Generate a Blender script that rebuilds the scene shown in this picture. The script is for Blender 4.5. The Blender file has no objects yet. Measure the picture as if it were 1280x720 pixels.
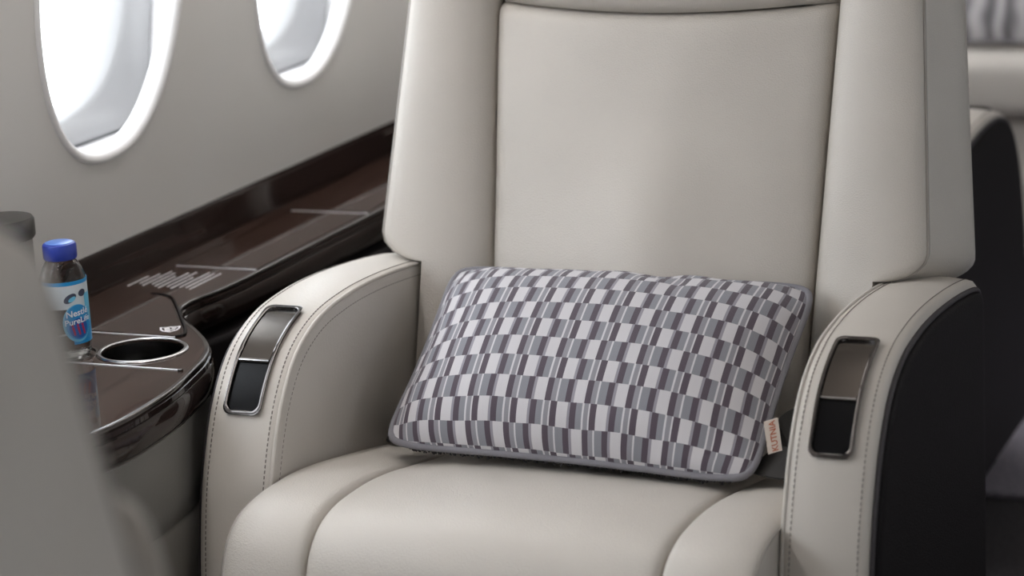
import bpy, bmesh, math, random
from math import sin, cos, tan, radians, pi, exp, sqrt, floor
from mathutils import Vector, Matrix, noise
from mathutils.geometry import tessellate_polygon

random.seed(4)
scene = bpy.context.scene
COL = scene.collection

# ------------------------------------------------------------------ camera
YAW, PITCH, ROLL = 0.40640, 0.24852, -0.05579
CAM = Vector((0.9126, -2.1441, 1.2264))
fwd = Vector((-sin(YAW)*cos(PITCH), cos(YAW)*cos(PITCH), -sin(PITCH)))
rgt0 = Vector((cos(YAW), sin(YAW), 0)); up0 = rgt0.cross(fwd)
rgt = rgt0*cos(ROLL) + up0*sin(ROLL)
upv = -rgt0*sin(ROLL) + up0*cos(ROLL)
cd = bpy.data.cameras.new('camera'); cam = bpy.data.objects.new('camera', cd); COL.objects.link(cam)
cam.matrix_world = Matrix(((rgt.x, upv.x, -fwd.x, CAM.x), (rgt.y, upv.y, -fwd.y, CAM.y),
                           (rgt.z, upv.z, -fwd.z, CAM.z), (0, 0, 0, 1)))
cd.sensor_width = 36.0; cd.lens = 3100/1280*36.0
cd.clip_start = 0.05; cd.clip_end = 100
cd.dof.use_dof = True; cd.dof.focus_distance = 2.58; cd.dof.aperture_fstop = 4.0
scene.camera = cam

# ------------------------------------------------------------------ world, exposure
wd = bpy.data.worlds.new('overcast_sky'); scene.world = wd; wd.use_nodes = True
bg = wd.node_tree.nodes['Background']; bg.inputs[0].default_value = (0.92, 0.945, 1.0, 1); bg.inputs[1].default_value = 3.4
scene.view_settings.view_transform = 'Standard'; scene.view_settings.look = 'None'
scene.view_settings.gamma = 1.0; scene.view_settings.use_curve_mapping = False
scene.view_settings.exposure = 1.20
scene.cycles.max_bounces = 10; scene.cycles.diffuse_bounces = 6; scene.cycles.transparent_max_bounces = 12
scene.cycles.sample_clamp_indirect = 8.0

# window layout shared by wall and portals
WZ, WA, WB, WN = 0.944, 0.165, 0.262, 2.3       # centre height, half sizes, superellipse power
WSP, WY0 = 0.498, 0.304
WIN_Y = [WY0 + WSP*k for k in range(-7, 7)]
TILT = radians(8)
def wall_x(z):
    if z < 0.577: return -0.661 + (z-0.577)*0.05
    x = -0.661 + (z-0.577)*tan(TILT)
    if z > 1.17: x += (z-1.17)**2*1.1
    return x
XC = 0.60                                          # cabin centre line

def add_portal(y, side):
    l = bpy.data.lights.new('window_portal', 'AREA'); l.shape = 'RECTANGLE'
    l.size = 0.40; l.size_y = 0.48; l.cycles.is_portal = True
    o = bpy.data.objects.new('window_portal', l); COL.objects.link(o)
    xx = wall_x(WZ) - 0.128
    if side > 0: xx = 2*XC - xx
    o.location = (xx, y + 0.0, WZ)
    o.rotation_euler = (0, radians(-90) if side < 0 else radians(90), 0)
OPEN_R = (2, 5, 8, 11)                              # aisle-side windows left open for fill; unseen shades block the others
for i, y in enumerate(WIN_Y):
    add_portal(y, -1)
    if i in OPEN_R: add_portal(y, 1)

# ------------------------------------------------------------------ materials
def mat(name, color=(.5, .5, .5), rough=.5, metal=0., coat=0., coat_rough=.05, spec=.5, bump=None, var=None, emit=None, trans=0., ior=1.45):
    m = bpy.data.materials.new(name); m.use_nodes = True
    nt = m.node_tree; b = nt.nodes['Principled BSDF']
    b.inputs['Base Color'].default_value = (*color, 1); b.inputs['Roughness'].default_value = rough
    b.inputs['Metallic'].default_value = metal; b.inputs['Coat Weight'].default_value = coat
    b.inputs['Coat Roughness'].default_value = coat_rough; b.inputs['Specular IOR Level'].default_value = spec
    b.inputs['Transmission Weight'].default_value = trans; b.inputs['IOR'].default_value = ior
    if emit: b.inputs['Emission Color'].default_value = (*emit[0], 1); b.inputs['Emission Strength'].default_value = emit[1]
    tc = nt.nodes.new('ShaderNodeTexCoord')
    if var:   # (scale, amount, stretch)
        n = nt.nodes.new('ShaderNodeTexNoise'); n.inputs['Scale'].default_value = var[0]; n.inputs['Detail'].default_value = 4
        mp = nt.nodes.new('ShaderNodeMapping'); mp.inputs['Scale'].default_value = var[2] if len(var) > 2 else (1, 1, 1)
        nt.links.new(tc.outputs['Object'], mp.inputs[0]); nt.links.new(mp.outputs[0], n.inputs['Vector'])
        r = nt.nodes.new('ShaderNodeValToRGB'); a = var[1]
        r.color_ramp.elements[0].position = .3; r.color_ramp.elements[1].position = .7
        r.color_ramp.elements[0].color = tuple(c*(1-a) for c in color)+(1,); r.color_ramp.elements[1].color = tuple(min(1, c*(1+a)) for c in color)+(1,)
        nt.links.new(n.outputs['Fac'], r.inputs[0]); nt.links.new(r.outputs[0], b.inputs['Base Color'])
    if bump:  # (kind, scale, distance)
        if bump[0] == 'voronoi':
            t = nt.nodes.new('ShaderNodeTexVoronoi'); t.inputs['Scale'].default_value = bump[1]; out = t.outputs['Distance']
        else:
            t = nt.nodes.new('ShaderNodeTexNoise'); t.inputs['Scale'].default_value = bump[1]; t.inputs['Detail'].default_value = 6; out = t.outputs['Fac']
        nt.links.new(tc.outputs['Object'], t.inputs['Vector'])
        bp = nt.nodes.new('ShaderNodeBump'); bp.inputs['Distance'].default_value = bump[2]; bp.inputs['Strength'].default_value = .6
        nt.links.new(out, bp.inputs['Height']); nt.links.new(bp.outputs[0], b.inputs['Normal'])
    return m

M = {}
LC = (.555, .520, .478)
M['leather'] = mat('cream_leather', LC, .36, bump=('voronoi', 700, .0005), var=(9, .03))
M['leather2'] = mat('cream_leather_smooth', LC, .40, bump=('noise', 300, .0004), var=(7, .03))
M['seam'] = mat('seam_leather', (.33, .305, .28), .5)
M['thread'] = mat('grey_thread', (.20, .18, .165), .8)
M['dark_leather'] = mat('dark_leather', (.010, .008, .009), .6, spec=.2, bump=('voronoi', 500, .0006))
M['dark_edge'] = mat('dark_edge_leather', (.05, .045, .05), .5, bump=('voronoi', 500, .0004))
M['chrome'] = mat('smoked_chrome', (.11, .102, .10), .16, metal=1.)
M['bright_chrome'] = mat('bright_chrome', (.62, .61, .62), .14, metal=1.)
M['ring_chrome'] = mat('cup_ring_chrome', (.40, .39, .39), .2, metal=1.)
M['well'] = mat('cup_well_steel', (.16, .155, .155), .22, metal=1.)
M['seam_glint'] = mat('pale_seam_glint', (.80, .79, .82), .42, metal=.7)  # pale tone stands in for glints along the lid seams
M['bronze'] = mat('bronze_cover', (.11, .098, .088), .22, metal=1.)
M['black_gloss'] = mat('black_gloss', (.004, .004, .005), .25, spec=.15)
M['wood'] = mat('dark_walnut', (.040, .024, .019), .5, spec=0., coat=.75, coat_rough=.012, var=(14, .35, (9, .6, 9)))
M['wood_band'] = mat('dark_walnut_band', (.022, .014, .012), .5, spec=0., coat=.7, coat_rough=.012, var=(10, .35, (6, .5, 9)))
M['grey_panel'] = mat('grey_side_leather', (.20, .19, .175), .45, bump=('noise', 260, .0004))
M['wall'] = mat('sidewall_lining', (.68, .66, .635), .40, var=(3, .02))
M['white_trim'] = mat('white_window_trim', (.82, .81, .81), .35)
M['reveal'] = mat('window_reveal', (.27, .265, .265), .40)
M['gasket'] = mat('grey_gasket', (.10, .10, .105), .6)
M['ceiling'] = mat('ceiling_lining', (.50, .48, .46), .6, var=(3, .02))
M['carpet'] = mat('dark_carpet', (.035, .031, .034), .95, bump=('noise', 220, .004), var=(160, .35))
M['lit_carpet'] = mat('lit_floor_carpet', (.24, .22, .26), .95, bump=('noise', 220, .004), var=(160, .3))  # light on the aisle floor put into this paler lavender tone
M['piping'] = mat('grey_piping', (.20, .195, .22), .7, bump=('noise', 900, .0003))
M['pillow_back'] = mat('pillow_back_cloth', (.06, .055, .06), .9, bump=('noise', 500, .002))
M['tag'] = mat('woven_label', (.72, .64, .58), .8)
M['tag_text'] = mat('label_thread_red', (.50, .16, .09), .8)
M['webbing'] = mat('belt_webbing', (.028, .026, .025), .75, bump=('noise', 700, .0006))
M['buckle'] = mat('buckle_metal', (.12, .115, .11), .28, metal=1.)
M['print'] = mat('white_print', (.80, .78, .80), .6)
M['bottle'] = mat('clear_plastic_water', (.97, .99, 1.), .02, trans=1., ior=1.30)
M['cap'] = mat('blue_cap', (.020, .045, .33), .35, spec=.5)
M['cap_top'] = mat('blue_cap_top', (.10, .22, .62), .3)
M['lab_white'] = mat('label_white', (.62, .68, .72), .35)
M['lab_blue'] = mat('label_blue', (.015, .27, .60), .3)
M['lab_deep'] = mat('label_deep_blue', (.012, .10, .38), .3)
M['lab_cyan'] = mat('label_cyan', (.16, .52, .74), .3)
M['lab_dark'] = mat('label_dark', (.05, .06, .10), .3)
M['lab_text'] = mat('label_text_white', (.85, .88, .92), .4)
M['lab_red'] = mat('label_red', (.40, .03, .10), .4)
M['lamp'] = mat('lamp_diffuser', (.9, .88, .84), .5, emit=((1.0, .91, .84), 1.1))
M['wash'] = mat('fill_wash_diffuser', (.9, .9, .9), .5, emit=((1.0, .96, .93), 5.0))
M['canister'] = mat('dark_grey_metal', (.10, .095, .09), .35, metal=.8)

def glass_mat():
    m = bpy.data.materials.new('window_glass'); m.use_nodes = True; nt = m.node_tree
    nt.nodes.remove(nt.nodes['Principled BSDF']); out = nt.nodes['Material Output']
    t = nt.nodes.new('ShaderNodeBsdfTransparent'); t.inputs[0].default_value = (.95, .97, .97, 1)
    g = nt.nodes.new('ShaderNodeBsdfGlossy'); g.inputs['Roughness'].default_value = .02
    mx = nt.nodes.new('ShaderNodeMixShader'); mx.inputs[0].default_value = .05
    nt.links.new(t.outputs[0], mx.inputs[1]); nt.links.new(g.outputs[0], mx.inputs[2]); nt.links.new(mx.outputs[0], out.inputs[0])
    return m
M['glass'] = glass_mat()

def pillow_mat():
    m = bpy.data.materials.new('woven_stripe_check'); m.use_nodes = True; nt = m.node_tree; b = nt.nodes['Principled BSDF']
    N = nt.nodes.new; L = nt.links.new
    def math_(op, a, c=None):
        n = N('ShaderNodeMath'); n.operation = op
        for i, v in enumerate((a, c)):
            if v is None: continue
            if isinstance(v, (int, float)): n.inputs[i].default_value = v
            else: L(v, n.inputs[i])
        return n.outputs[0]
    uv = N('ShaderNodeUVMap'); uv.uv_map = 'UVMap'; sp = N('ShaderNodeSeparateXYZ'); L(uv.outputs[0], sp.inputs[0])
    u, v = sp.outputs[0], sp.outputs[1]
    row = math_('FLOOR', v); par = math_('FLOORED_MODULO', row, 2)
    x = math_('FRACT', math_('ADD', u, math_('MULTIPLY', par, .17)))
    W = (.62, .605, .635); D = (.082, .062, .085); l = (.30, .285, .33); g = (.245, .25, .285); g2 = (.275, .27, .305)
    def ramp(seq):
        r = N('ShaderNodeValToRGB'); cr = r.color_ramp; cr.interpolation = 'CONSTANT'
        cr.elements[0].position = 0; cr.elements[0].color = (*seq[0][1], 1); p = seq[0][0]
        cr.elements[1].position = p; cr.elements[1].color = (*seq[1][1], 1); p += seq[1][0]
        for wd_, c in seq[2:]:
            e = cr.elements.new(min(p, .999)); e.color = (*c, 1); p += wd_
        L(x, r.inputs[0]); return r.outputs[0]
    A = ramp([(.160, D), (.270, W), (.065, l), (.150, D), (.155, g), (.045, W), (.115, g2), (.04, W)])
    B = ramp([(.150, D), (.125, g2), (.045, W), (.190, g), (.150, D), (.07, l), (.27, W)])
    mx = N('ShaderNodeMix'); mx.data_type = 'RGBA'; L(par, mx.inputs['Factor']); L(A, mx.inputs['A']); L(B, mx.inputs['B'])
    L(mx.outputs['Result'], b.inputs['Base Color']); b.inputs['Roughness'].default_value = .75
    b.inputs['Sheen Weight'].default_value = .15
    wv = N('ShaderNodeTexWave'); wv.inputs['Scale'].default_value = 14; wv.bands_direction = 'DIAGONAL'; L(uv.outputs[0], wv.inputs['Vector'])
    bp = N('ShaderNodeBump'); bp.inputs['Distance'].default_value = .0006; bp.inputs['Strength'].default_value = .5
    L(wv.outputs['Fac'], bp.inputs['Height']); L(bp.outputs[0], b.inputs['Normal'])
    return m
M['stripe'] = pillow_mat()

def wavy_mat():
    m = bpy.data.materials.new('wavy_weave'); m.use_nodes = True; nt = m.node_tree; b = nt.nodes['Principled BSDF']
    uv = nt.nodes.new('ShaderNodeUVMap'); uv.uv_map = 'UVMap'
    w = nt.nodes.new('ShaderNodeTexWave'); w.inputs['Scale'].default_value = 1.5; w.inputs['Distortion'].default_value = 2.6
    w.inputs['Detail'].default_value = 0; w.inputs['Detail Scale'].default_value = 3.5
    nt.links.new(uv.outputs[0], w.inputs['Vector'])
    r = nt.nodes.new('ShaderNodeValToRGB'); r.color_ramp.elements[0].color = (.11, .105, .11, 1); r.color_ramp.elements[1].color = (.48, .46, .47, 1)
    nt.links.new(w.outputs['Fac'], r.inputs[0]); nt.links.new(r.outputs[0], b.inputs['Base Color']); b.inputs['Roughness'].default_value = .8
    return m
M['wavy'] = wavy_mat()

# ------------------------------------------------------------------ helpers
def obj(name, verts, faces, m, parent=None, angle=50, uvs=None):
    me = bpy.data.meshes.new(name); me.from_pydata([tuple(v) for v in verts], [], faces)
    me.validate(clean_customdata=False)
    bm = bmesh.new(); bm.from_mesh(me)
    if uvs is None: bmesh.ops.recalc_face_normals(bm, faces=bm.faces[:])
    bm.to_mesh(me); bm.free()
    if uvs is not None:
        ul = me.uv_layers.new(name='UVMap')
        for lp in me.loops: ul.data[lp.index].uv = uvs[lp.vertex_index]
    me.polygons.foreach_set('use_smooth', [True]*len(me.polygons))
    me.set_sharp_from_angle(angle=radians(angle))
    me.materials.append(m)
    o = bpy.data.objects.new(name, me); COL.objects.link(o)
    if parent is not None: o.parent = parent
    return o
def tag(o, label=None, cat=None, group=None, kind=None):
    if label: o['label'] = label
    if cat: o['category'] = cat
    if group: o['group'] = group
    if kind: o['kind'] = kind
    return o
def thing(name, label, cat, loc=(0, 0, 0), rz=0, group=None):
    o = bpy.data.objects.new(name, None); COL.objects.link(o); o.location = loc; o.rotation_euler = (0, 0, rz)
    o.empty_display_size = .1
    return tag(o, label, cat, group)
def copy_tree(o, parent=None):
    c = o.copy(); COL.objects.link(c); c.parent = parent
    for ch in list(o.children): copy_tree(ch, c)
    return c
class MB:
    def __init__(s): s.v = []; s.f = []
    def add(s, v, f):
        k = len(s.v); s.v += [tuple(p) for p in v]; s.f += [tuple(i+k for i in q) for q in f]; return s
    def build(s, name, m, parent=None, angle=50): return obj(name, s.v, s.f, m, parent, angle)
def loft(rings, closed=True, caps=True):
    n = len(rings[0]); v = [p for r in rings for p in r]; f = []
    for i in range(len(rings)-1):
        for j in range(n if closed else n-1):
            k = (j+1) % n; f.append((i*n+j, i*n+k, (i+1)*n+k, (i+1)*n+j))
    if caps and closed:
        f.append(tuple(range(n))[::-1]); f.append(tuple((len(rings)-1)*n+j for j in range(n)))
    return v, f
def box(c, s):
    x, y, z = c; a, b, d = s[0]/2, s[1]/2, s[2]/2
    v = [(x+i*a, y+j*b, z+k*d) for k in (-1, 1) for j in (-1, 1) for i in (-1, 1)]
    return v, [(0, 2, 3, 1), (4, 5, 7, 6), (0, 1, 5, 4), (2, 6, 7, 3), (0, 4, 6, 2), (1, 3, 7, 5)]
def rbox(c, s, r, seg=4):
    """box with rounded edges"""
    bm = bmesh.new(); bmesh.ops.create_cube(bm, size=1)
    for v in bm.verts: v.co = Vector((v.co.x*s[0]+c[0], v.co.y*s[1]+c[1], v.co.z*s[2]+c[2]))
    bmesh.ops.bevel(bm, geom=bm.edges[:], offset=r, segments=seg, profile=.5, affect='EDGES')
    bm.verts.index_update()
    v = [tuple(q.co) for q in bm.verts]; f = [tuple(q.index for q in p.verts) for p in bm.faces]; bm.free()
    return v, f
def tube(pts, r, n=8, closed=False, flat=1.0):
    P = [Vector(p) for p in pts]; K = len(P); rings = []
    nrm = None
    for i in range(K):
        a = P[(i-1) % K] if (closed or i > 0) else P[i]; b = P[(i+1) % K] if (closed or i < K-1) else P[i]
        t = (b-a)
        t = t.normalized() if t.length > 1e-9 else Vector((0, 0, 1))
        if nrm is None:
            nrm = t.orthogonal().normalized()
        nrm = (nrm - t*nrm.dot(t)); nrm = nrm.normalized() if nrm.length > 1e-6 else t.orthogonal().normalized()
        bn = t.cross(nrm); rr = r[i] if isinstance(r, (list, tuple)) else r
        rings.append([P[i] + nrm*(rr*cos(2*pi*j/n)) + bn*(rr*sin(2*pi*j/n)*flat) for j in range(n)])
    if closed:
        rings.append(rings[0]); v, f = loft(rings, True, False)
        return v, f
    return loft(rings)
def spline(pts, n):
    """Catmull-Rom through pts (any dim), n points equally spaced by length"""
    P = [Vector(p) for p in pts]; P = [P[0]*2-P[1]] + P + [P[-1]*2-P[-2]]; out = []
    for i in range(1, len(P)-2):
        for k in range(16):
            t = k/16; a, b, c, d = P[i-1:i+3]
            out.append(.5*((2*b)+(c-a)*t+(2*a-5*b+4*c-d)*t*t+(3*b-a-3*c+d)*t**3))
    out.append(P[-2]); L = [0]
    for i in range(1, len(out)): L.append(L[-1]+(out[i]-out[i-1]).length)
    res = []; j = 0
    for k in range(n):
        s = L[-1]*k/(n-1)
        while j < len(L)-2 and L[j+1] < s: j += 1
        t = (s-L[j])/max(1e-9, L[j+1]-L[j]); res.append(out[j].lerp(out[j+1], min(1, t)))
    return res
def normals2(P, closed=False):
    N = []; K = len(P)
    for i in range(K):
        a = P[(i-1) % K] if (closed or i) else P[i]; b = P[(i+1) % K] if (closed or i < K-1) else P[i]
        t = (b-a).normalized(); N.append(Vector((-t.y, t.x)))
    return N
def smooth(a, b, x):
    t = max(0, min(1, (x-a)/(b-a))); return t*t*(3-2*t)
def lathe(prof, n=48, c=(0, 0, 0), cap=True):
    rings = [[(c[0]+r*cos(2*pi*j/n), c[1]+r*sin(2*pi*j/n), c[2]+z) for j in range(n)] for r, z in prof]
    return loft(rings, True, cap)
def text_geo(body, size, extrude=0.):
    cu = bpy.data.curves.new('lettering', 'FONT'); cu.body = body; cu.size = size; cu.align_x = 'CENTER'; cu.align_y = 'CENTER'; cu.extrude = extrude
    cu.resolution_u = 3; cu.offset = size*.018
    o = bpy.data.objects.new('lettering', cu); COL.objects.link(o)
    dg = bpy.context.evaluated_depsgraph_get(); me = bpy.data.meshes.new_from_object(o.evaluated_get(dg))
    v = [tuple(q.co) for q in me.vertices]; f = [tuple(p.vertices) for p in me.polygons]
    bpy.data.objects.remove(o); bpy.data.curves.remove(cu); bpy.data.meshes.remove(me)
    return v, f

# ------------------------------------------------------------------ cabin shell
def sup(a, b, n, t):
    c, s = cos(t), sin(t)
    return (a*math.copysign(abs(c)**(2/n), c), b*math.copysign(abs(s)**(2/n), s))
def sup_dir(a, b, n, dx, dy):
    k = (abs(dx/a)**n + abs(dy/b)**n)**(-1/n); return dx*k, dy*k
Y0, Y1 = WIN_Y[0]-WSP/2, WIN_Y[-1]+WSP/2
ZB0, ZB1 = 0.65, 1.24

def wall_mesh():
    mb = MB()
    for yc in WIN_Y:
        ya, yb = yc-WSP/2, yc+WSP/2; per = []
        K = 14
        for i in range(K): per.append((ya+(yb-ya)*i/K, ZB0))
        for i in range(K): per.append((yb, ZB0+(ZB1-ZB0)*i/K))
        for i in range(K): per.append((yb-(yb-ya)*i/K, ZB1))
        for i in range(K): per.append((ya, ZB1-(ZB1-ZB0)*i/K))
        rings = []
        for q in (0, .06, .18, .4, .7, 1):
            ring = []
            for (y, z) in per:
                dy, dz = y-yc, z-WZ; oy, oz = sup_dir(WA, WB, WN, dy, dz)
                yy, zz = yc+oy+(dy-oy)*q, WZ+oz+(dz-oz)*q
                ring.append((wall_x(zz), yy, zz))
            rings.append(ring)
        mb.add(*loft(rings, True, False))
        for zs in ((.40, .45, .50, .577, .61, ZB0), (ZB1, 1.28, 1.34, 1.40, 1.46, 1.52)):
            mb.add(*loft([[(wall_x(z), ya+(yb-ya)*i/K, z) for i in range(K+1)] for z in zs], False, False))
    return mb
wm = wall_mesh()
wl = wm.build('wall_left', M['wall'])
# weld and thicken outward
def weld(o, d=1e-4):
    bm = bmesh.new(); bm.from_mesh(o.data); bmesh.ops.remove_doubles(bm, verts=bm.verts[:], dist=d)
    bmesh.ops.recalc_face_normals(bm, faces=bm.faces[:]); bm.to_mesh(o.data); bm.free()
    o.data.polygons.foreach_set('use_smooth', [True]*len(o.data.polygons))
weld(wl); tag(wl, 'pale grey curved cabin sidewall lining with oval windows', kind='structure')
wrm = MB(); wrm.add([(2*XC-x, y, z) for x, y, z in wm.v], wm.f)
wr = wrm.build('wall_right', M['wall']); weld(wr); tag(wr, kind='structure')
cl = []
xa = wall_x(1.52)
for i in range(25):
    t = i/24; x = xa + (2*XC-2*xa)*t; cl.append([(x, y, 1.52+.26*(1-(2*t-1)**2)**.8 if 0 < t < 1 else 1.52) for y in (Y0, Y1)])
ce = obj('ceiling', *loft(cl, False, False), M['ceiling']); tag(ce, kind='structure')
fl = obj('floor', *box((XC, (Y0+Y1)/2, -.05), (3.2, Y1-Y0, .1)), M['carpet']); tag(fl, 'dark carpeted cabin floor', kind='structure')
for nm, y in (('wall_front', Y0-.02), ('wall_aft', Y1+.02)):
    o = obj(nm, *box((XC, y, .9), (3.2, .04, 1.9)), M['wood']); tag(o, kind='structure')
tr = obj('trim_1', *box((wall_x(.3)+.03, (Y0+Y1)/2, .21), (.03, Y1-Y0, .42)), M['grey_panel']); tag(tr, kind='structure')
tr = obj('trim_2', *box((2*XC-wall_x(.3)-.03, (Y0+Y1)/2, .21), (.03, Y1-Y0, .42)), M['grey_panel']); tag(tr, kind='structure')

# windows: lip, shade cavity, reveal, pane
def win_frame(yc):
    o = Vector((wall_x(WZ), yc, WZ)); up = Vector((sin(TILT), 0, cos(TILT))); out = Vector((-cos(TILT), 0, sin(TILT)))
    bs = WB/cos(TILT)
    return (lambda a, b, c: (0 - 0 + up.x*b + out.x*c, a, up.z*b + out.z*c)), o, bs
def make_window():
    fr, o, bs = win_frame(0)
    N_ = 72; TT = [2*pi*i/N_ for i in range(N_)]
    def oval(d, c, a=WA, b=bs, n=WN): return [fr(*sup(a-d, b-d, n, t), c) for t in TT]
    root = obj('window_1', *loft([oval(-.004, .003), oval(-.002, -.0015), oval(.002, -.003), oval(.007, -.0015), oval(.0105, .003), oval(.012, .010), oval(.0115, .018), oval(.006, .022), oval(-.004, .020)], True, False), M['white_trim'])
    # shade cavity: flat back ring between the lip and the reveal panel
    A, Bh = WA+.055, bs+.006
    def rect(a, b, c, r=.02): return [fr(*sup(a, b, 16, t), c) for t in TT]
    mb = MB(); mb.add(*loft([oval(-.003, .021), rect(A, Bh+.006, .0215), rect(A, Bh+.006, .033), rect(A-.003, Bh+.003, .034), rect(A-.003, Bh+.003, .044), rect(A, Bh+.006, .045), rect(A, Bh+.006, .054), rect(A-.003, Bh+.002, .055), rect(A-.003, Bh+.002, .076)], True, False))
    mb.build('shade_track', M['white_trim'], root)
    mb = MB(); mb.add(*loft([rect(A-.0028, Bh+.0022, .0755), rect(A-.0095, Bh-.0045, .0757), rect(A-.0095, Bh-.0045, .079)], True, False)); mb.build('gasket', M['gasket'], root)
    pn = [rect(A-.0068, Bh-.0018, .079), rect(A-.0070, Bh-.0020, .074), rect(A-.010, Bh-.005, .0725)]
    a0, b0 = A-.010, Bh-.005; a1, b1 = WA+.022, bs-.026
    for k in range(1, 19):
        q = k/18; w = sin(q*pi/2); n = 16+(3.4-16)*min(1, q*1.6)
        c = .0725 + .045*(1-cos(q*pi/2))
        pn.append([fr(*sup(a0+(a1-a0)*w, b0+(b1-b0)*w, n, t), c) for t in TT])
    pn.append([fr(*sup(a1, b1, 3.4, t), .124) for t in TT])
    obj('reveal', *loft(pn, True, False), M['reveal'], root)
    pane = [[fr(*sup(a1+.003, b1+.003, 3.4, t), c) for t in TT] for c in (.119, .123)]
    obj('pane', *loft(pane), M['glass'], root)
    return root, o
w0, wo = make_window()
for i, y in enumerate(WIN_Y):
    w = w0 if i == 0 else copy_tree(w0)
    w.name = 'window_%d' % (i+1); w.location = (wo.x, y, wo.z); tag(w, kind='structure')
for i, y in enumerate(WIN_Y):
    w = copy_tree(w0); w.name = 'window_%d' % (i+15); w.location = (2*XC-wo.x, y, wo.z); w.rotation_euler = (0, 0, pi); tag(w, kind='structure')
    if i not in OPEN_R:
        fr, _, bs_ = win_frame(0); TT = [2*pi*k/48 for k in range(48)]
        obj('shade', *loft([[fr(*sup(WA+.0546, bs_+.0116, 16, t), c) for t in TT] for c in (.046, .052)]), M['reveal'], w)  # unseen shade added to hold back light from the aisle side
# ceiling light strips, the aisle one an added fill
def ceil_strip(x, lab):
    t_ = (x-xa)/(2*XC-2*xa); z = 1.52+.26*(1-(2*t_-1)**2)**.8
    r = thing('ceiling_strip', lab, 'lamp', (x, (Y0+Y1)/2, z-.03))
    obj('housing', *rbox((0, 0, .012), (.10, Y1-Y0-.3, .03), .006), M['white_trim'], r)
    obj('diffuser', *rbox((0, 0, -.006), (.07, Y1-Y0-.36, .012), .004), M['lamp'], r)
ceil_strip(.10, 'long narrow ceiling light strip above the armchairs')
ceil_strip(1.15, 'long narrow light strip above the aisle, added as fill light')  # added to brighten the aisle side of the chairs
# added fill strip above the windows, throws light from the upper left
wv_ = thing('added_wash_strip', 'long light strip added above the windows as fill from the left', 'lamp', (wall_x(1.40)+.055, (Y0+Y1)/2, 1.40))
obj('housing', *rbox((0, 0, .012), (.085, Y1-Y0-.1, .03), .006), M['white_trim'], wv_)
obj('diffuser', *rbox((0, 0, -.008), (.06, Y1-Y0-.2, .012), .004), M['wash'], wv_)

# ------------------------------------------------------------------ side ledge and console
ZT = .53
fas = [(-.652, .528), (-.653, .534), (-.6555, .545), (-.6575, .568), (-.6585, .5745), (-.6595, .5755), (-.6605, .5735), (-.6605, .50), (-.652, .50)]
NY = 40
fo = obj('ledge_fascia', *loft([[(x, Y0+(Y1-Y0)*i/NY, z) for x, z in fas] for i in range(NY+1)]), M['wood_band'])
tag(fo, 'dark glossy wooden ledge strip along the foot of the sidewall', 'trim', kind=None)

edge_ctrl = [(-.534, 2.6), (-.534, 1.6), (-.534, 1.1), (-.522, .90), (-.511, .767), (-.511, .55), (-.511, .40), (-.514, .315), (-.522, .262), (-.518, .222), (-.492, .182), (-.448, .138), (-.408, .090), (-.386, .045), (-.372, -.01), (-.360, -.07),
             (-.3545, -.14), (-.356, -.19), (-.368, -.245), (-.395, -.31), (-.44, -.38), (-.50, -.46), (-.52, -.55), (-.512, -.7), (-.512, -1.2), (-.512, -2.4)]
EDGE = spline(edge_ctrl, 420)
ENR = normals2(EDGE)
if ENR[0].x < 0: ENR = [-n for n in ENR]
def edge_sweep(section, i0=0, i1=None, closed=True):
    i1 = len(EDGE) if i1 is None else i1
    rings = [[(EDGE[i].x+ENR[i].x*o, EDGE[i].y+ENR[i].y*o, z) for o, z in section] for i in range(i0, i1)]
    return loft(rings, closed)
console = thing('side_console', 'dark walnut side console with cup holder between window wall and armchair', 'console')
CUP = (-.466, .051); CR = .0435
outer = [(-.651, EDGE[0].y)] + [(p.x, p.y) for p in EDGE] + [(-.651, EDGE[-1].y)]
hole = [(CUP[0]+CR*cos(2*pi*j/48), CUP[1]+CR*sin(2*pi*j/48)) for j in range(48)]
def plate(loops, z0, z1):
    """flat plate with holes, loops[0] is the outline"""
    flat = [p for l in loops for p in l]; n = len(flat)
    tris = tessellate_polygon([[Vector((x, y, 0)) for x, y in l] for l in loops])
    v = [(x, y, z1) for x, y in flat] + [(x, y, z0) for x, y in flat]
    f = [tuple(t) for t in tris] + [tuple(i+n for i in t)[::-1] for t in tris]; k = 0
    for l in loops:
        m = len(l)
        for i in range(m): j = (i+1) % m; f.append((k+i, k+j, n+k+j, n+k+i))
        k += m
    return v, f
obj('top', *plate([outer, hole[::-1]], ZT-.02, ZT), M['wood'], console, angle=30)
obj('edge_trim', *edge_sweep([(-.0008, ZT+.0004), (.0010, ZT-.0002), (.0018, ZT-.0018), (.0012, ZT-.004), (-.004, ZT-.004), (-.004, ZT+.0002)]), M['chrome'], console)
# index where the console turns into its narrow run
iA = min(range(len(EDGE)), key=lambda i: (EDGE[i]-Vector((-.395, .065))).length)
iN = min(range(len(EDGE)), key=lambda i: (EDGE[i]-Vector((-.50, -.46))).length)
obj('band', *edge_sweep([(-.002, ZT-.004), (.003, ZT-.006), (.0035, ZT-.011), (.002, ZT-.0125), (.004, ZT-.014), (.0065, ZT-.020), (.0065, ZT-.036), (.003, ZT-.041), (-.004, ZT-.042), (-.01, ZT-.030)]), M['wood_band'], console)
obj('lower_trim', *edge_sweep([(-.004, ZT-.040), (.0005, ZT-.0415), (.0005, ZT-.044), (-.004, ZT-.0455)], iA, iN), M['chrome'], console)
fp = obj('front_panel', *edge_sweep([(-.020, ZT-.035), (-.002, ZT-.045), (-.001, .42), (-.001, .392), (-.004, .389), (-.001, .386), (-.004, .30), (-.020, .10), (-.025, .0), (-.06, .0), (-.06, ZT-.035)], iA-2, iN), M['grey_panel'], console)
tag(fp, 'grey leather front panel with a seam')
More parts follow.
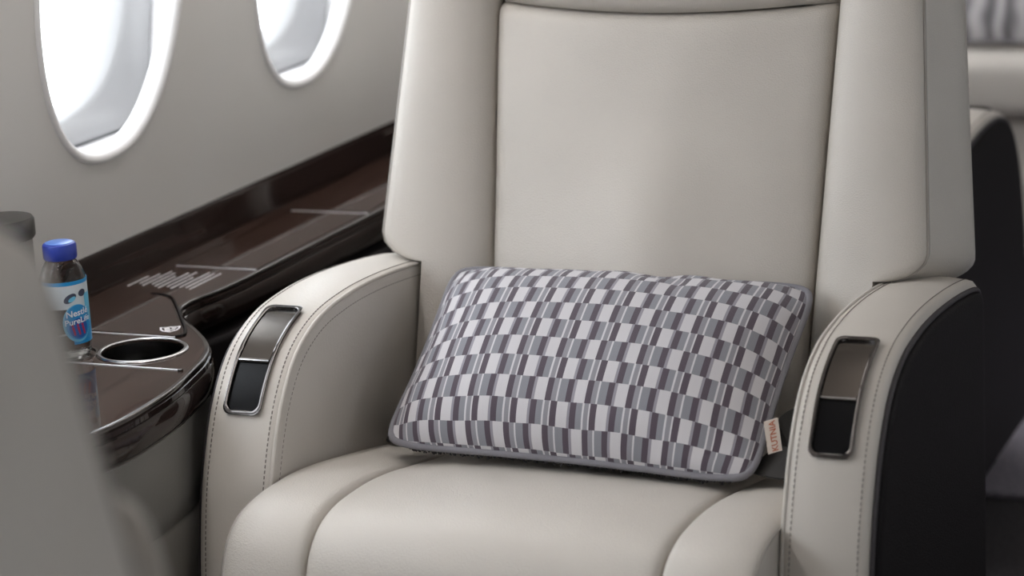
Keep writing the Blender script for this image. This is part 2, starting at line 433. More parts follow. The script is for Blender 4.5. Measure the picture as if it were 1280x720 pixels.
for nm, a, b in (('side_panel', 0, iA-1), ('side_panel', iN-1, len(EDGE))):
    obj(nm, *edge_sweep([(-.03, ZT-.040), (.006, ZT-.052), (.010, ZT-.055), (.011, ZT-.060), (.008, .30), (.004, .0), (-.03, .0)], a, b), M['dark_leather'], console)
# lids; the pale seam strips carry glints in their colour
def strip(a, b, w, z0, z1, name, m, par):
    a, b = Vector(a), Vector(b); d = (b-a).normalized(); n = Vector((-d.y, d.x))*w/2
    ring = [a+n, b+n, b-n, a-n]
    return obj(name, *loft([[(p.x, p.y, z) for p in ring] for z in (z0, z1)]), m, par)
def lid(poly, name='lid', h=.0010):
    c = Vector((sum(p[0] for p in poly)/len(poly), sum(p[1] for p in poly)/len(poly)))
    ins = lambda d: [tuple(Vector(p)+(c-Vector(p)).normalized()*d) for p in poly]
    r = [[(x, y, z) for x, y in q] for q, z in ((poly, ZT-.004), (poly, ZT+h*.5), (ins(.0006), ZT+h))]
    return obj(name, *loft(r), M['wood'], console, angle=8)
for ya, yb in ((.404, .702),):
    l_ = lid([(-.6235, ya), (-.5165, ya), (-.5165, yb), (-.6235, yb)])
    strip((-.626, yb+.004), (-.514, yb+.004), .0026, ZT-.001, ZT+.0010, 'seam_trim', M['seam_glint'], l_)
    strip((-.6255, ya), (-.6255, yb), .0014, ZT-.001, ZT+.0010, 'seam_trim', M['chrome'], l_)
l_ = lid([(-.6235, .714), (-.5165, .714), (-.5420, 1.02), (-.6235, 1.02)])
strip((-.626, .401), (-.514, .398), .0026, ZT-.001, ZT+.0010, 'seam_trim', M['seam_glint'], console)
fl_pts = [(-.650, .112), (-.650, .234), (-.60, .262), (-.577, .268), (-.556, .258), (-.530, .226), (-.500, .184), (-.470, .140), (-.456, .116), (-.461, .110)]
front_lid = lid(fl_pts, 'hinged_lid')
obj('lid_gap', *tube([(x, y, ZT+.0002) for x, y in spline([(-.585, .2705), (-.573, .2705), (-.553, .261), (-.527, .2285), (-.497, .186), (-.466, .142), (-.4525, .117), (-.458, .1075)], 40)], .0022, 6), M['black_gloss'], console)
strip((-.640, .1055), (-.458, .1055), .0026, ZT-.001, ZT+.0010, 'seam_trim', M['seam_glint'], console)
strip((-.640, -.006), (-.387, -.0085), .0026, ZT-.001, ZT+.0010, 'seam_trim', M['seam_glint'], console)
obj('latch', *rbox((-.3845, -.0095, ZT+.001), (.005, .005, .003), .0010), M['chrome'], console)
# cup holder
ch = obj('cup_holder', *lathe([(.0437, .0005), (.0442, .0016), (.0455, .0022), (.0480, .0020), (.0495, .0006), (.0490, -.001), (.0440, -.001)], 64, (CUP[0], CUP[1], ZT), False), M['ring_chrome'], console)
obj('cup_well', *lathe([(.0437, .001), (.0432, -.004), (.0425, -.03), (.0415, -.068), (.036, -.074), (.0, -.074)], 64, (CUP[0], CUP[1], ZT), False), M['well'], ch)
BC = (-.5375, .021)
obj('coaster_ring', *lathe([(.0268, .0), (.0275, .0016), (.030, .0018), (.031, .0)], 48, (BC[0], BC[1], ZT), False), M['chrome'], console)
# fine printed notice: rows of tiny marks running along the console
mb = MB(); rr = random.Random(3)
for k in range(11):
    x = -.634 + k*.0084
    a = .300 + rr.choice((0, 0, .006, .014)); b = .378 - rr.choice((0, .0, .008, .016, .024)) - abs(k-5)*.001
    y = a
    while y < b:
        w = rr.uniform(.0015, .0045)
        mb.add(*box((x, y+w/2, ZT+.0003), (.0018, w, .0005))); y += w+.0016
mb.build('printed_notice', M['print'], console)
# shield emblem
def shield(s, dz):
    pts = [(-1, 1), (-.4, .86), (0, 1), (.4, .86), (1, 1), (.95, .1), (.7, -.5), (0, -1.1), (-.7, -.5), (-.95, .1)]
    return [(x*s, y*s) for x, y in pts]
def place2(pts, c, ang):
    return [(c[0]+x*cos(ang)-y*sin(ang), c[1]+x*sin(ang)+y*cos(ang)) for x, y in pts]
mb = MB(); sc_ = (-.478, .130)
o_, i_ = place2(shield(.0115, 0), sc_, .5), place2(shield(.0092, 0), sc_, .5)
for j in range(10):
    k = (j+1) % 10; q = [o_[j], o_[k], i_[k], i_[j]]
    mb.add(*loft([[(x, y, z) for x, y in q] for z in (ZT+.0012, ZT+.0018)]))
for (bx_, by_, w, h) in ((-.003, .004, .006, .0045), (.0045, .004, .005, .003), (.0, -.002, .011, .0022), (-.002, -.006, .005, .003)):
    q = place2([(bx_-w/2, by_-h/2), (bx_+w/2, by_-h/2), (bx_+w/2, by_+h/2), (bx_-w/2, by_+h/2)], sc_, .5)
    mb.add(*loft([[(x, y, z) for x, y in q] for z in (ZT+.0012, ZT+.0018)]))
mb.build('shield_emblem', M['print'], front_lid)

# ------------------------------------------------------------------ bottle
def make_bottle():
    R0 = .0245
    t = thing('water_bottle', 'small clear plastic water bottle with blue cap and blue label on the console', 'bottle', (BC[0], BC[1], ZT+.0014))
    pr = [(0, .002), (.014, .002), (.019, 0), (.0225, .0015), (.0238, .005), (.0230, .0075), (.0242, .010), (R0, .014), (R0, .082), (.0238, .087), (.0218, .0925), (.0188, .0985), (.0160, .1030), (.0145, .1055), (.0138, .107), (.0138, .112), (0, .112)]
    obj('body', *lathe(pr, 56, cap=False), M['bottle'], t)
    n = 72; rib = []
    for r, z in ((.0150, .1045), (.0172, .1050), (.0176, .1070), (.0176, .1195), (.0168, .1215), (.0150, .1222)):
        rib.append([((r+(.0004 if j % 2 and .106 < z < .121 else 0))*cos(2*pi*j/n), (r+(.0004 if j % 2 and .106 < z < .121 else 0))*sin(2*pi*j/n), z) for j in range(n)])
    cp = obj('cap', *loft(rib), M['cap'], t, 30)
    obj('cap_face', *lathe([(.0145, .1220), (.0148, .1226), (.0140, .1229), (0, .1229)], 48), M['cap_top'], cp)
    d = Vector((.556, -.831)); rr_ = Vector((.831, .556)); off = radians(27)
    def wrap(w, z, h):
        z = z+.0062
        th = w/R0 + off; q = d*cos(th) + rr_*sin(th); return (q.x*(R0+h), q.y*(R0+h), z)
    def patch(poly, h, name, m, par, thick=.00025):
        """outline in (w,z) -> fan wrapped round the bottle"""
        c = (sum(p[0] for p in poly)/len(poly), sum(p[1] for p in poly)/len(poly)); rings = []
        for q in (1, .8, .6, .4, .2, .02):
            rings.append([wrap(c[0]+(x-c[0])*q, c[1]+(z-c[1])*q, h) for x, z in poly])
        rings = [[wrap(x, z, h-thick) for x, z in poly]] + rings
        return obj(name, *loft(rings, True, True), m, par)
    def band(w0_, w1_, z0, z1, h, name, m, par):
        K = 24; g = []
        for z in (z0, z1): g.append([wrap(w0_+(w1_-w0_)*i/K, z(w0_+(w1_-w0_)*i/K) if callable(z) else z, h) for i in range(K+1)])
        lo = [[wrap(w0_+(w1_-w0_)*i/K, z(w0_+(w1_-w0_)*i/K) if callable(z) else z, h-.0003) for i in range(K+1)] for z in (z1, z0)]
        g2 = g + lo; g2.append(g[0])
        return obj(name, *loft(g2, False, False), m, par)
    lb = band(-.040, .040, .048, .0735, .0005, 'label', M['lab_white'], t)
    band(-.040, .040, .0735, .0775, .0007, 'label_band', M['lab_blue'], lb)
    band(-.006, .030, .009, lambda w: .030+.016*smooth(-.006, .02, w), .0006, 'label_band', M['lab_blue'], lb)
    band(.0115, .030, lambda w: .030, .062, .0006, 'label_band', M['lab_cyan'], lb)
    ell = lambda cx, cz, a, b, rot=0: [(cx+a*cos(q)*cos(rot)-b*sin(q)*sin(rot), cz+a*cos(q)*sin(rot)+b*sin(q)*cos(rot)) for q in [2*pi*i/36 for i in range(36)]]
    patch(ell(-.006, .0595, .0075, .0042, .5), .0009, 'drop_print', M['lab_dark'], lb)
    patch(ell(.0085, .0635, .0048, .0038, .2), .0009, 'drop_print', M['lab_dark'], lb)
    patch(ell(-.004, .0585, .0045, .0022, .5), .0011, 'drop_print', M['lab_cyan'], lb)
    patch(ell(.0, .0320, .0160, .0205), .0009, 'oval_print', M['lab_cyan'], lb)
    patch(ell(.0008, .0330, .0148, .0190), .0012, 'oval_print', M['lab_blue'], lb)
    patch(ell(.0006, .0265, .0105, .0110), .0014, 'oval_print', M['lab_deep'], lb)
    for body, sz, z, w_, m in (('Nestlé', .0095, .0432, .0005, 'lab_text'), ('PureLife', .0088, .0345, .0005, 'lab_text')):
        v, f = text_geo(body, sz)
        sl = .10
        obj('lettering', [wrap(x+w_, y+z+x*sl, .0018) for x, y, _ in v], f, M[m], lb)
    for k in range(3):
        x = -.0055+k*.0055
        patch([(x-.0018, .028), (x+.0006, .0285), (x+.0022, .0195), (x+.0004, .0190)], .0017, 'figure_print', M['lab_red'], lb)
        patch(ell(x-.0008, .0300, .0013, .0013), .0017, 'figure_print', M['lab_red'], lb)
    return t
make_bottle()

# ------------------------------------------------------------------ armchair
LEAN = radians(16); BY, BZ = .36, .585
def BP(x, s, n): return (x, BY+s*sin(LEAN)-n*cos(LEAN), BZ+s*cos(LEAN)+n*sin(LEAN))
ARM = [(-.075, .08), (-.073, .2), (-.066, .32), (-.052, .40), (-.036, .45), (-.010, .502), (.03, .545), (.085, .569), (.15, .577), (.22, .577), (.30, .571), (.38, .561), (.42, .552), (.437, .535), (.442, .50), (.442, .3), (.442, .08)]
AP = spline(ARM, 120); AN = normals2(AP)
if AN[60].y < 0: AN = [-n for n in AN]
XI, XO = .268, .352
def arm_pt(i, off): return AP[i].x - AN[i].x*off, AP[i].y - AN[i].y*off
def arm_at(v):
    """v = fractional index along the profile -> point, normal"""
    i = max(0, min(len(AP)-2, int(v))); t = v-i
    p = AP[i].lerp(AP[i+1], t); n = AN[i].lerp(AN[i+1], t).normalized(); return p, n

def make_arm(sx, seat):
    secs = [(XI, .010), (XI+.0012, .0045), (XI+.004, .0012), (XI+.010, .0), (XI+.025, -.0018), (.31, -.0028), (XO-.025, -.0018), (XO-.010, 0), (XO-.004, .0012), (XO-.0012, .0045), (XO, .010)]
    rings = []
    for x, off in secs:
        rings.append([(sx*x, *arm_pt(i, off)) for i in range(len(AP))])
    # puffed inner face: two more inset rings
    cy, cz = .19, .33
    def inset(x, q): return [(sx*x, cy+(y-cy)*q, cz+(z-cz)*q) for y, z in [arm_pt(i, .010) for i in range(len(AP))]]
    rings = [inset(XI-.0035, .5), inset(XI-.0028, .8), inset(XI-.0012, .95)] + rings
    arm = obj('armrest', *loft(rings), M['leather2'], seat, 60)
    # piping at the inner edge and thread lines
    i0, i1 = 10, 95
    obj('piping', *tube([(sx*(XI+.0018), *arm_pt(i, .0022)) for i in range(2, 104)], .0024, 8), M['leather2'], arm)
    mb = MB()
    def stitches(x, off):
        P = [Vector((sx*x, *arm_pt(i, off))) for i in range(4, 104)]; L = 0; k = 0
        tot = sum((P[i+1]-P[i]).length for i in range(len(P)-1)); s = 0; seg = 0; acc = 0
        while s < tot-.006:
            ends = []
            for q in (s, s+.0034):
                a = 0; j = 0
                while j < len(P)-2 and a+(P[j+1]-P[j]).length < q: a += (P[j+1]-P[j]).length; j += 1
                ends.append(P[j].lerp(P[j+1], (q-a)/(P[j+1]-P[j]).length))
            mb.add(*tube(ends, .00065, 4)); s += .0056
    stitches(XI+.0095, -.0002); stitches(XI-.0002, .0150); stitches(XO-.0095, -.0002)
    tag(mb.build('stitching', M['thread'], arm), kind='stuff')
    # dark outer panel
    def dp(x, off): return [(sx*x, *arm_pt(i, off)) for i in range(len(AP))]
    obj('outer_panel', *loft([dp(XO-.004, .0135), dp(XO+.004, .0135), dp(XO+.0065, .0155), dp(XO+.0075, .020), dp(XO+.0075, .030)]), M['dark_leather'], arm)
    obj('edge_welt', *tube([(sx*(XO+.0012), *arm_pt(i, .0105)) for i in range(2, 116)], .0030, 8), M['dark_edge'], arm)
    # control panel following the roll of the armrest
    def near(y, z): return min(range(len(AP)), key=lambda i: (AP[i]-Vector((y, z))).length)
    va, vb = near(-.016, .488), near(.092, .570); XM = .310
    def S(u, q, h):
        p, n = arm_at(va+(vb-va)*q); crown = .0036
        return (sx*(XM+u), p.x+n.x*(h+crown), p.y+n.y*(h+crown))
    Lq = sum((AP[i+1]-AP[i]).length for i in range(va, vb))
    hw, hl = .0222, Lq/2; loop = []
    for cx, cz_, a0 in ((1, 1, 0), (-1, 1, pi/2), (-1, -1, pi), (1, -1, 3*pi/2)):
        r = .0085
        for k in range(7):
            a = a0+k/6*pi/2; loop.append((cx*(hw-r)+r*cos(a), cz_*(hl-.002-r)+r*sin(a)))
    dense = []
    for i in range(len(loop)):
        a, b = loop[i], loop[(i+1) % len(loop)]; d = sqrt((a[0]-b[0])**2+(a[1]-b[1])**2); k = max(1, int(d/.004))
        for j in range(k): dense.append((a[0]+(b[0]-a[0])*j/k, a[1]+(b[1]-a[1])*j/k))
    # frame as a swept lip: outer foot, crest, inner foot
    def fl_(scale, h):
        out = []
        for u, w in dense: out.append(S(u-math.copysign(min(abs(u), scale), u), (w-math.copysign(min(abs(w), scale), w)+hl)/(2*hl), h))
        return out
    cp = obj('control_frame', *loft([fl_(-.0020, -.0022), fl_(-.0018, .0010), fl_(-.0004, .0026), fl_(.0022, .0030), fl_(.0042, .0022), fl_(.0050, -.0016)], True, False), M['chrome'], arm)
    rec = MB(); g = [[S(-.0192+.0384*i/6, .05+.90*j/24, -.0004) for i in range(7)] for j in range(25)]
    g2 = [[S(-.0192+.0384*i/6, .05+.90*j/24, -.003) for i in range(7)] for j in range(25)]
    rec.add(*loft(g, False, False)); rec.add(*loft(g2, False, False)); rec.build('recess', M['black_gloss'], cp)
    cv = [[S(-.0172+.0344*i/6, q, h) for i in range(7)] for q, h in ((.40, -.0005), (.40, .0016), (.415, .0024), (.44, .0016), (.50, .0012), (.60, .0012), (.70, .0012), (.80, .0012), (.88, .0010), (.93, .0004), (.945, -.001))]
    obj('control_cover', *loft(cv, False, False), M['bronze'], cp)
    obj('cover_lip', *tube([S(-.0172+.0344*i/8, .408, .0022) for i in range(9)], .0011, 6), M['bright_chrome'], cp)
    return arm

def half_w(s): return .19 + .037*s
STOP = lambda u: .262 + .016*u*u
def make_seat(name):
    seat = thing(name, '', '')
    # ---- back, centre panel
    rows = 64; cols = 44; rings = []
    s0 = -.235
    for j in range(rows+1):
        ring = []; 
        for i in range(cols+1):
            u = -1+2*i/cols; u = u if abs(u) > .999 else math.copysign(1-(1-abs(u))**1.3, u)
            st = STOP(u); r = j/rows; r = 1-(1-r)**1.15
            s = s0+(st-s0)*r; w = half_w(s)
            n = .014*(1-u*u) + .012*exp(-((s+.03)/.11)**2)*(1-abs(u)**2.5) + .010*exp(-(u/.30)**2)*smooth(.2, -.05, s)
            n -= .017*exp(-(1-abs(u))*w/.0048) + .016*exp(-(st-s)/.0055)
            n += .0016*noise.noise((u*2.2, s*9, 3.1)) + .0008*noise.noise((u*7+s*20, s*30, 9.1))*exp(-((abs(u)-.9)/.15)**2)
            ring.append(BP(u*w, s, n))
        w = half_w(s); ring += [BP(w*.98, s0+(STOP(1)-s0)*r, -.06), BP(-w*.98, s0+(STOP(1)-s0)*r, -.06)]
        rings.append(ring)
    obj('back_cushion', *loft(rings), M['leather'], seat, 80)
    # ---- headrest above the arched seam
    rings = []
    for j in range(31):
        r = j/30; ring = []
        for i in range(cols+1):
            u = -1+2*i/cols; st = STOP(u)+.0006; top = .56-.05*abs(u)**3
            s = st+(top-st)*r; w = half_w(min(s, .32))-.075*smooth(.40, .56, s)
            n = .030*(1-u**4)*sin(pi*min(1, .12+r*.88))**.5 - .017*exp(-(1-abs(u))*w/.005)-.016*exp(-(s-st)/.0055)
            n = max(n, -.05)
            ring.append(BP(u*w, s, n))
        w = half_w(.3)-.075*smooth(.40, .56, .27+.29*r)
        ring += [BP(w*.97, .28+.24*r, -.08), BP(-w*.97, .28+.24*r, -.08)]
        rings.append(ring)
    obj('headrest', *loft(rings), M['leather'], seat, 80)
    # ---- wings
    sec = [(0, -.06), (0, -.018), (.012, -.010), (.035, -.002), (.08, .006), (.15, .0125), (.25, .018), (.38, .022), (.52, .0245), (.66, .0255), (.80, .0245), (.90, .0225), (.96, .0195), (.985, .0165), (1.0, .0125), (1.022, .002), (1.075, -.018), (1.14, -.045), (1.22, -.078), (1.20, -.105), (1.08, -.125), (.8, -.135), (.2, -.135)]
    for sx in (-1, 1):
        rings = []
        ss = [-.235+.185*k/14 for k in range(14)] + [-.050, -.040, -.030, -.0239, -.0236, -.0231, -.0222, -.0208, -.0188, -.016, -.0125, -.0085, -.004, .002, .008, .016] + [.03+.40*k/40 for k in range(41)]
        for s in ss:
            w0_ = half_w(s); full = .317 - .070*max(0, s) - w0_
            q = 0 if s < -.0235 else sqrt(max(0, 1-((.012-min(.012, s))/.036)**2))
            sh = sqrt(max(0, 1-((s-.385)/.0452)**2)) if s > .385 else 1.
            ring = []
            for f, n in sec:
                x = w0_+f*full
                lim = min(x, .2625 - (.0015*f))
                x = lim+(x-lim)*q
                n2 = n
                if s > .385: x = w0_+(x-w0_)*(.45+.55*sh); n2 = -.055+(n-(-.055))*(.15+.85*sh)
                n2 += .0012*noise.noise((f*2+sx*4, s*8, 1.7))*(1 if .03 < f < .95 and n > 0 else 0)
                ring.append(BP(sx*x, s, n2))
            rings.append(ring)
        wg = obj('back_wing', *loft(rings), M['leather'], seat, 80)
        cr = []
        for k in range(40):
            s = -.022+.400*k/39; w0_ = half_w(s); full = .317-.070*max(0, s)-w0_; q = sqrt(max(0, 1-((.012-min(.012, s))/.036)**2))
            xe = w0_+1.002*full; lim = min(xe, .261); cr.append(BP(sx*(lim+(xe-lim)*q), s, .0130))
        obj('piping', *tube(cr, .0020, 6), M['seam'], wg)
    # ---- back shell
    rings = []
    for k in range(13):
        s = -.26+.70*k/12; w = (.225 if s < 0 else .290-.05*max(0, s)) * (1 if s < .38 else .93)
        rings.append([BP(w*a, s, n) for a, n in ((-1, -.125), (-.98, -.145), (-.85, -.158), (0, -.165), (.85, -.158), (.98, -.145), (1, -.125), (.9, -.10), (-.9, -.10))])
    obj('back_shell', *loft(rings), M['leather2'], seat, 60)
    # ---- seat cushion
    prof = spline([(.352, .352), (.30, .366), (.2, .390), (.1, .410), (.02, .424), (-.04, .429), (-.095, .427), (-.132, .413), (-.155, .383), (-.168, .33), (-.170, .22), (-.166, .12)], 90)
    pn = normals2(prof)
    if pn[20].y < 0: pn = [-n for n in pn]
    SW = .180; rings = []
    for i, p in enumerate(prof):
        ring = []; n = pn[i]
        for k in range(45):
            u = -1+2*k/44; u = math.copysign(1-(1-abs(u))**1.7, u)
            h = .0055*(1-abs(u)**3) - .0090*exp(-(1-abs(u))*SW/.0026)
            h += .0022*noise.noise((u*2.0, i*.06, 2.2)) + .0012*noise.noise((u*6, i*.16, 5.2))*smooth(55, 20, i)
            ring.append((u*SW, p.x+n.x*h, p.y+n.y*h))
        ring += [(SW*.985, p.x-n.x*.07, p.y-n.y*.07), (-SW*.985, p.x-n.x*.07, p.y-n.y*.07)]
        rings.append(ring)
    obj('seat_cushion', *loft(rings), M['leather'], seat, 80)
    bs = [(0, -.07), (0, -.0095), (.012, -.0052), (.03, -.0022), (.06, .0002), (.12, .0018), (.24, .0040), (.38, .0056), (.52, .0062), (.66, .0060), (.78, .0050), (.88, .0032), (.94, .0014), (.975, -.0012), (.995, -.0060), (1.0, -.014), (1.0, -.045), (.99, -.07)]
    for sx in (-1, 1):
        rings = []
        for i, p in enumerate(prof):
            n = pn[i]; ring = []
            for f, h in bs:
                fr_ = smooth(38, 60, i); xo = .2655 + .004*fr_
                hh = h + (.0018*noise.noise((f*2+sx*3, i*.05, 4.4)) if h > 0 else 0)
                ring.append((sx*(SW+(xo-SW)*f), p.x+n.x*hh, p.y+n.y*hh))
            rings.append(ring)
        bo = obj('seat_bolster', *loft(rings), M['leather'], seat, 80)
        obj('piping', *tube([(sx*(.2655+.004*smooth(38, 60, i)-.0008), prof[i].x-pn[i].x*.0035, prof[i].y-pn[i].y*.0035) for i in range(40, 89)], .0019, 6), M['seam'], bo)
    for sx in (-1, 1): make_arm(sx, seat)
    # ---- base
    obj('seat_base', *rbox((0, .16, .17), (.50, .50, .28), .02), M['dark_leather'], seat)
    obj('pedestal', *rbox((0, .17, .02), (.44, .44, .04), .008), M['chrome'], seat)
    return seat

seat = make_seat('armchair')
tag(seat, 'cream leather cabin armchair holding the checked pillow', 'armchair', 'cream leather cabin armchairs')
seat_f = copy_tree(seat); seat_f.location = (0, -.802, 0); seat_f.rotation_euler = (0, 0, pi)
piv = Matrix.Translation((0, .36, .585)); upr = piv @ Matrix.Rotation(radians(4.5), 4, 'X') @ piv.inverted()
for c_ in seat_f.children:                         # its backrest is set more upright
    if c_.name.split('.')[0] in ('back_cushion', 'headrest', 'back_wing', 'back_shell'): c_.matrix_basis = upr
tag(seat_f, 'cream leather cabin armchair turned towards the one with the checked pillow')
seat_a = copy_tree(seat); seat_a.location = (-.155, 1.385, 0); seat_a.rotation_euler = (0, 0, pi)
tag(seat_a, 'cream leather cabin armchair behind the checked pillow armchair, back to back with it')

# ---- seat belt on the main seat
def ribbon(path, wdir, w, t, name, m, par, lab=None):
    P = spline(path, 40); rings = []
    for i, p in enumerate(P):
        d = (P[min(i+1, 39)]-P[max(i-1, 0)]).normalized(); wv = Vector(wdir); wv = (wv-d*wv.dot(d)).normalized(); n = d.cross(wv)
        rings.append([p+wv*w/2+n*t/2, p-wv*w/2+n*t/2, p-wv*w/2-n*t/2, p+wv*w/2-n*t/2])
    return obj(name, *loft(rings), m, par)
belt = bpy.data.objects.new('seat_belt', None); COL.objects.link(belt); belt.parent = seat; belt.empty_display_size = .05
ribbon([(.245, .33, .405), (.245, .26, .425), (.240, .20, .450), (.231, .165, .458), (.215, .15, .446), (.195, .16, .432)], (.2, .6, .8), .045, .002, 'webbing', M['webbing'], belt)
ribbon([(.262, .30, .41), (.262, .20, .432), (.255, .13, .437), (.235, .10, .440), (.20, .12, .437)], (.3, .7, .3), .045, .002, 'webbing', M['webbing'], belt)
ribbon([(-.258, .30, .385), (-.254, .24, .405), (-.243, .19, .418), (-.225, .17, .418), (-.20, .18, .415)], (.2, .6, .8), .030, .002, 'webbing', M['webbing'], belt)
bk = obj('buckle', *lathe([(.0, -.006), (.011, -.006), (.0125, -.003), (.0125, .003), (.011, .006), (.004, .0068), (0, .0068)], 28), M['buckle'], belt)
bk.location = (.236, .195, .481); bk.rotation_euler = (radians(12), radians(-8), 0)
obj('buckle_loop', *tube(spline([(.240, .19, .476), (.248, .175, .466), (.248, .150, .452), (.236, .13, .443), (.218, .12, .439)], 24), .0012, 6), M['buckle'], belt)

# ------------------------------------------------------------------ checked pillow
def pillow_mesh(BL, BR, TL, TR, Hf, Hb, nu, nv, per_u, rows, dents=(), u0=0., v0=0.):
    BL, BR, TL, TR = map(Vector, (BL, BR, TL, TR))
    N = ((BR-BL).cross(TL-BL)).normalized()
    def base(u, v):
        # edges bow inwards between the corners
        uu = u*(1-.030*(1-v*v)*abs(u)**2); vv = v*(1-.045*(1-u*u)*abs(v)**2)
        uu *= 1-.040*abs(v)**9; vv *= 1-.060*abs(u)**9
        a, b = (uu+1)/2, (vv+1)/2
        return (BL*(1-a)+BR*a)*(1-b)+(TL*(1-a)+TR*a)*b
    def hgt(u, v):
        k = max(0, 1-abs(u)**2.8)*max(0, 1-abs(v)**2.6); return k**.62
    def arc(fn):
        pts = [fn(-1+2*i/200) for i in range(201)]; L = [0]
        for i in range(200): L.append(L[-1]+(pts[i+1]-pts[i]).length)
        return lambda t: L[max(0, min(200, int(round((t+1)*100))))]/L[-1] if abs((t+1)*100-round((t+1)*100)) < 1e-6 else (lambda q: (L[int(q)]+(L[min(200, int(q)+1)]-L[int(q)])*(q-int(q)))/L[-1])((t+1)*100)
    arcu = arc(lambda t: base(t, 0)+N*Hf*hgt(t, 0)); arcv = arc(lambda t: base(0, t)+N*Hf*hgt(0, t))
    vs, fs, uv = [], [], []
    for side, H in ((1, Hf), (-1, -Hb)):
        k0 = len(vs)
        for j in range(nv+1):
            for i in range(nu+1):
                u = sin((i/nu-.5)*pi)*.55+(2*i/nu-1)*.45; v = sin((j/nv-.5)*pi)*.55+(2*j/nv-1)*.45
                h = H*hgt(u, v)
                if side > 0:
                    edge = min(1-abs(u), 1-abs(v)); ew = exp(-edge/.18)*min(1, edge*18)
                    h += .0060*noise.noise((u*5, v*3.5, 7.7))*ew + .0025*noise.noise((u*2.2, v*2, 2.7))*min(1, edge*5)
                    for du, dv, ru, rv, dd in dents: h -= dd*exp(-((u-du)/ru)**2-((v-dv)/rv)**2)
                    h = max(h, .0005)
                vs.append(base(u, v)+N*h); uv.append((u0+arcu(u)*per_u, v0+arcv(v)*rows))
        for j in range(nv):
            for i in range(nu):
                a = k0+j*(nu+1)+i; q = (a, a+1, a+nu+2, a+nu+1); fs.append(q if side > 0 else q[::-1])
    rim = [base(-1+2*i/60, -1) for i in range(60)]+[base(1, -1+2*i/40) for i in range(40)]+[base(1-2*i/60, 1) for i in range(60)]+[base(-1, 1-2*i/40) for i in range(40)]
    nf = nu*nv
    return vs, fs, uv, rim, N, nf, base
def round_rim(rim, k=2):
    R = list(rim)
    for _ in range(k): R = [(R[i-1]+R[i]*2+R[(i+1) % len(R)])/4 for i in range(len(R))]
    return R
PBL, PBR, PTL, PTR = (-.209, .092, .430), (.206, .067, .428), (-.217, .325, .567), (.203, .327, .563)
vs, fs, uv, rim, PN, nf, pbase = pillow_mesh(PBL, PBR, PTL, PTR, .058, .038, 96, 64, 9.9, 11.9, dents=((.22, .86, .10, .10, .010), (.36, .72, .05, .12, .004), (-.93, .88, .06, .06, .004)), u0=.35, v0=.70)
pil = obj('checked_pillow', vs, fs, M['stripe'], None, 80, uvs=uv)
pil.data.materials.append(M['pillow_back'])
for i, p in enumerate(pil.data.polygons):
    if i >= nf: p.material_index = 1
tag(pil, 'rectangular grey, white and plum checked pillow resting on the armchair seat', 'pillow')
rim = round_rim(rim)
obj('piping', *tube(rim, .0040, 8, True), M['piping'], pil)
# woven tag at the side seam
ta = Vector(pbase(1, -.50)) ; tb = Vector(pbase(1, -.80))
tv = Vector((-.10, -.02, 1)).normalized(); tu = (Vector((.90, .30, .30))-tv*Vector((.90, .30, .30)).dot(tv)).normalized(); tn = tu.cross(tv)
tb = tb + Vector((.0105, .000, .004)); TL_ = .034; TW = .0145
def TP(a, b, h): return tb + tu*a + tv*(b+.003*sin(a*80)) + tn*(h+.0012*sin(a*150))
g = []
for h in (-.0004, .0004): g.append([TP(TW*i/6, 0, h) for i in range(7)]+[TP(TW*(6-i)/6, TL_, h) for i in range(7)])
tg = obj('woven_tag', *loft(g), M['tag'], pil)
v, f = text_geo('KUTNIA', .0088)
obj('lettering', [TP(.0082-y, TL_/2+x*.98, .0007) for x, y, _ in v], f, M['tag_text'], tg)
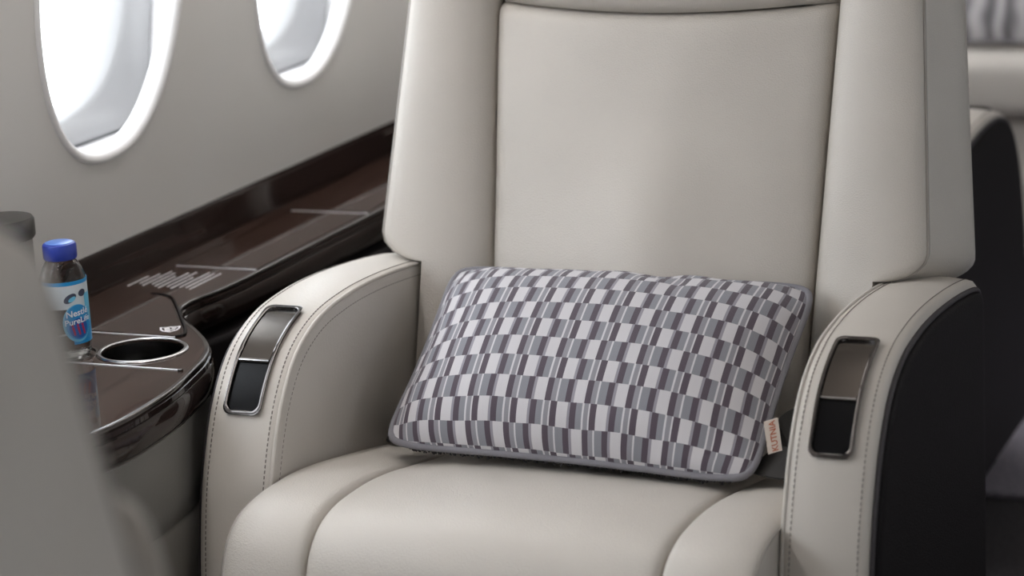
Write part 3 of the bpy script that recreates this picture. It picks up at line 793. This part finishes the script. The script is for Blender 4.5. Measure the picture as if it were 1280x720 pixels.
# ruffled lower edge of the pillow's reverse
mb = MB(); rr = random.Random(9)
for k in range(150):
    a = -.9+1.8*k/150; p = Vector(pbase(a, -1)) - PN*.006 + Vector((0, .004, -.001))
    q = p + Vector((rr.uniform(-.004, .004), rr.uniform(.0, .006), -rr.uniform(.001, .004)))
    mb.add(*tube([p, (p+q)/2+Vector((0, -.001, 0)), q], .0010, 4))
tag(mb.build('fringe', M['pillow_back'], pil), kind='stuff')

# ------------------------------------------------------------------ things around
# cushion on the facing chair
vs, fs, uv, rim, n_, nf, b_ = pillow_mesh((.26, -1.01, .475), (-.12, -1.01, .475), (.283, -1.155, .842), (-.10, -1.155, .842), .050, .045, 40, 40, 1, 1)
cu = obj('plain_cushion', vs, fs, M['leather2'], None, 80, uvs=uv)
tag(cu, 'plain cream cushion propped against the back of the facing armchair', 'cushion')
obj('piping', *tube(round_rim(rim), .003, 8, True), M['leather2'], cu)
# dark canister on the ledge
cn = thing('canister', 'dark grey metal lidded canister standing on the console beside the sidewall', 'canister', (-.612, .026, ZT+.001))
obj('body', *lathe([(0, 0), (.030, 0), (.032, .003), (.032, .120), (.030, .122), (0, .122)], 40), M['canister'], cn)
obj('lid', *lathe([(0, .122), (.034, .122), (.036, .125), (.036, .142), (.034, .145), (.02, .1465), (0, .1465)], 40), M['canister'], cn)
# divan at the rear
dv = thing('divan', 'pale grey divan at the aft end of the aisle behind the armchairs', 'sofa', (0, 2.66, 0))
obj('seat_cushion', *rbox((-.11, .27, .355), (1.02, .56, .13), .04, 6), M['leather'], dv)
obj('base', *rbox((-.11, .30, .145), (1.02, .52, .28), .012), M['leather2'], dv)
obj('backrest', *rbox((-.11, .58, .60), (1.02, .12, .60), .04, 6), M['leather'], dv)
vs, fs, uv, rim, n_, nf, b_ = pillow_mesh((-.30, 2.72, .430), (.16, 2.72, .430), (-.30, 3.05, .775), (.16, 3.05, .775), .05, .05, 40, 30, 2.2, 1.4)
wp = obj('wavy_pillow', vs, fs, M['wavy'], None, 80, uvs=uv)
tag(wp, 'grey pillow with a light wavy weave leaning on the divan', 'pillow')
obj('piping', *tube(round_rim(rim), .003, 8, True), M['piping'], wp)
# raised mat on the aisle floor, its paler tone stands in for light
fm = obj('floor_mat', *rbox((.62, 2.2, .006), (1.1, 1.86, .012), .004, 2), M['lit_carpet'])
tag(fm, 'carpet mat along the aisle floor, its paler tone standing in for light on it', 'mat')
